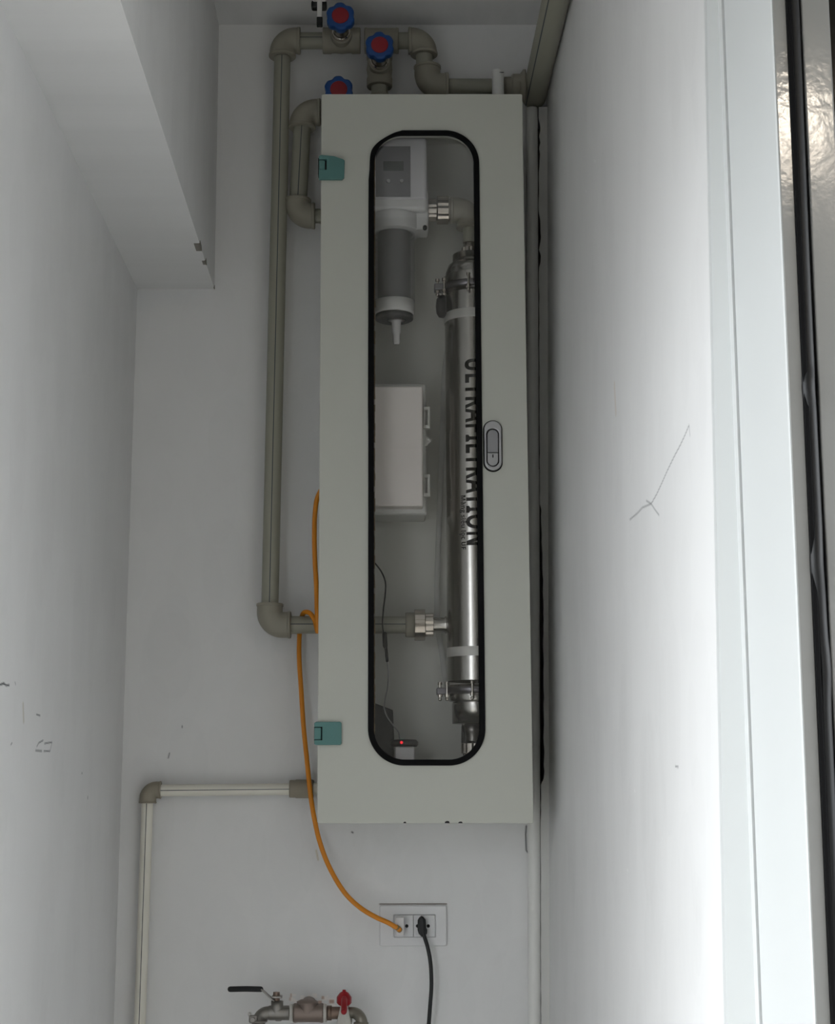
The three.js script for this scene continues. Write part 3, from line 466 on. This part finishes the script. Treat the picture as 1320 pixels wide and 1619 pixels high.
// ---------- tap at the bottom ----------
{ const z = .065, g = thing('water_tap', 'metal tap assembly with black lever and red handle at the bottom edge', 'tap');
  const P = (a, b, zz = z) => at(a, b, zz), yp = Y(1602, z);
  const E = P(418, 1602), pe = V(E.x, yp, z);
  part('lever', [box(0, .034, -.0012, .0012, -.008, .008, .0008).rotateZ(-.72).translate(P(413, 1564).x, P(413, 1564).y, z), box(P(430, 1577).x, P(446, 1577).x, Y(1578, z) , Y(1574.5, z), z - .01, z + .01, .0008)], M.dull, g);
  part('grip', [tube([P(364, 1564.5), P(388, 1564), P(412, 1564.5)], .0048, 20, 14)], M.blackSoft, g);
  part('lever_nut', [cyl(V(P(437, 1575).x, Y(1575, z), z), V(P(437, 1575).x, Y(1569, z), z), .0068, .0062, 6), cyl(V(P(437, 1582).x, Y(1583, z), z), V(P(437, 1582).x, Y(1576, z), z), .0058, .0058, 16)], M.brass, g);
  part('valve_body', [lathe(V(P(438, 1600).x, yp, z), PY, [[.013, 0], [.013, .009], [.0105, .012], [.0105, Y(1583, z) - yp], [0, Y(1582, z) - yp]], 24), lathe(V(P(424, 1602).x, yp, z), PX, [[.0115, 0], [.0125, .003], [.0125, .012], [.0138, .014], [.0138, .022], [.0125, .024], [.0125, P(457, 1602).x - P(424, 1602).x], [.008, P(457, 1602).x - P(424, 1602).x]], 28)], M.dull, g);
  part('spout', [tube([V(P(427, 1602).x, yp, z), V(P(418, 1602).x, yp - .0015, z + .001), V(P(412, 1606).x, yp - .007, z + .004), V(P(409, 1613).x, yp - .017, z + .01), V(P(409, 1630).x, yp - .04, z + .012)], .0115, 30, 20)], M.dull, g);
  { const c = P(405, 1613, z + .03); part('hose_clip', [orient(new THREE.TorusGeometry(.0135, .0022, 10, 28).rotateX(Math.PI / 2), V(P(409, 1616).x, c.y - .004, z + .012), PY), box(c.x - .013, c.x + .002, c.y - .006, c.y + .007, z + .018, z + .026, .003), cyl(V(c.x - .006, c.y, z + .024), V(c.x - .006, c.y, z + .032), .0042, .0042, 6), cyl(V(c.x - .012, c.y + .008, z + .018), V(c.x - .012, c.y + .008, z + .024), .003, .003, 10)], M.dull, g); }
  part('tee', [lathe(V(P(464, 1601).x, yp, z), PX, [[.010, 0], [.0155, 0], [.0165, .003], [.0155, .008], [.0155, .044], [.0165, .049], [.0155, .052], [.010, .052]], 32), lathe(V(P(486, 1601).x, yp, z), PY, [[.016, 0], [.016, .012], [.0185, .016], [.0185, .019], [.012, .022], [0, .0235]], 28), cyl(V(P(486, 1590).x, yp + .006, .002), V(P(486, 1590).x, yp + .006, z), .014)], std('#8a7d76', .5, .7), g);
  part('washer', [lathe(V(P(458, 1602).x, yp, z), PX, [[.008, 0], [.0135, 0], [.0150, .002], [.0140, .006], [.008, .006]], 18)], M.tape, g);
  part('washer', [lathe(V(P(510, 1602).x, yp, z), PX, [[.008, 0], [.0150, 0], [.0160, .002], [.0150, .007], [.008, .007]], 18)], M.tape, g);
  part('nipple', [cyl(V(P(514, 1602).x, yp, z), V(P(545, 1602).x, yp, z), .0105), lathe(V(P(517, 1602).x, yp, z), PX, [[.008, 0], [.0135, 0], [.0135, .008], [.008, .008]], 6)], M.brass, g);
  part('tap_body', [lathe(V(P(545, 1604).x, yp - .02, z), PY, [[.012, 0], [.013, .008], [.0125, .022], [.008, .028], [.007, .036], [0, .036]], 24), tube([V(P(545, 1604).x, yp, z), V(P(562, 1600).x, yp, z + .004), V(P(571, 1608).x, yp - .009, z + .012), V(P(573, 1625).x, yp - .035, z + .014)], .0098, 24, 16), lathe(V(P(571, 1612).x, yp - .012, z + .013), NY, [[.008, 0], [.0128, .002], [.0128, .012], [.008, .014]], 20)], std('#8f8a80', .4, .7), g);
  { const s = []; for (let i = 0; i < 9; i++) { const t = (i / 8 - .5) * 1.5; s.push(cyl(V(P(544, 1596).x + Math.sin(t) * .006, yp + .012, z + .010), V(P(544, 1619).x + Math.sin(t) * .020, yp - .034, z + .014 + Math.cos(t) * .008), .0024, .0038, 7)); } part('plumber_tape', s, M.tape, g); }
  const hd = part('red_handle', [lathe(V(P(544, 1590).x, Y(1590, z), z), PY, [[.009, 0], [.0128, .004], [.0128, .014], [.0075, .021], [.003, .0235], [.003, .026], [0, .026]], 8), tube([P(544, 1580, z + .010), P(544, 1588, z + .022), P(544, 1597, z + .032), P(543.5, 1600, z + .036)], .0052, 16, 14)], M.redTap, g);
  rest(g, V(P(480, 1600).x, yp, z)); }

scene.traverse((o) => { if (o.isMesh) { o.castShadow = true; o.receiveShadow = true; } if (o.isLight) o.castShadow = true; });
renderer.render(scene, camera);
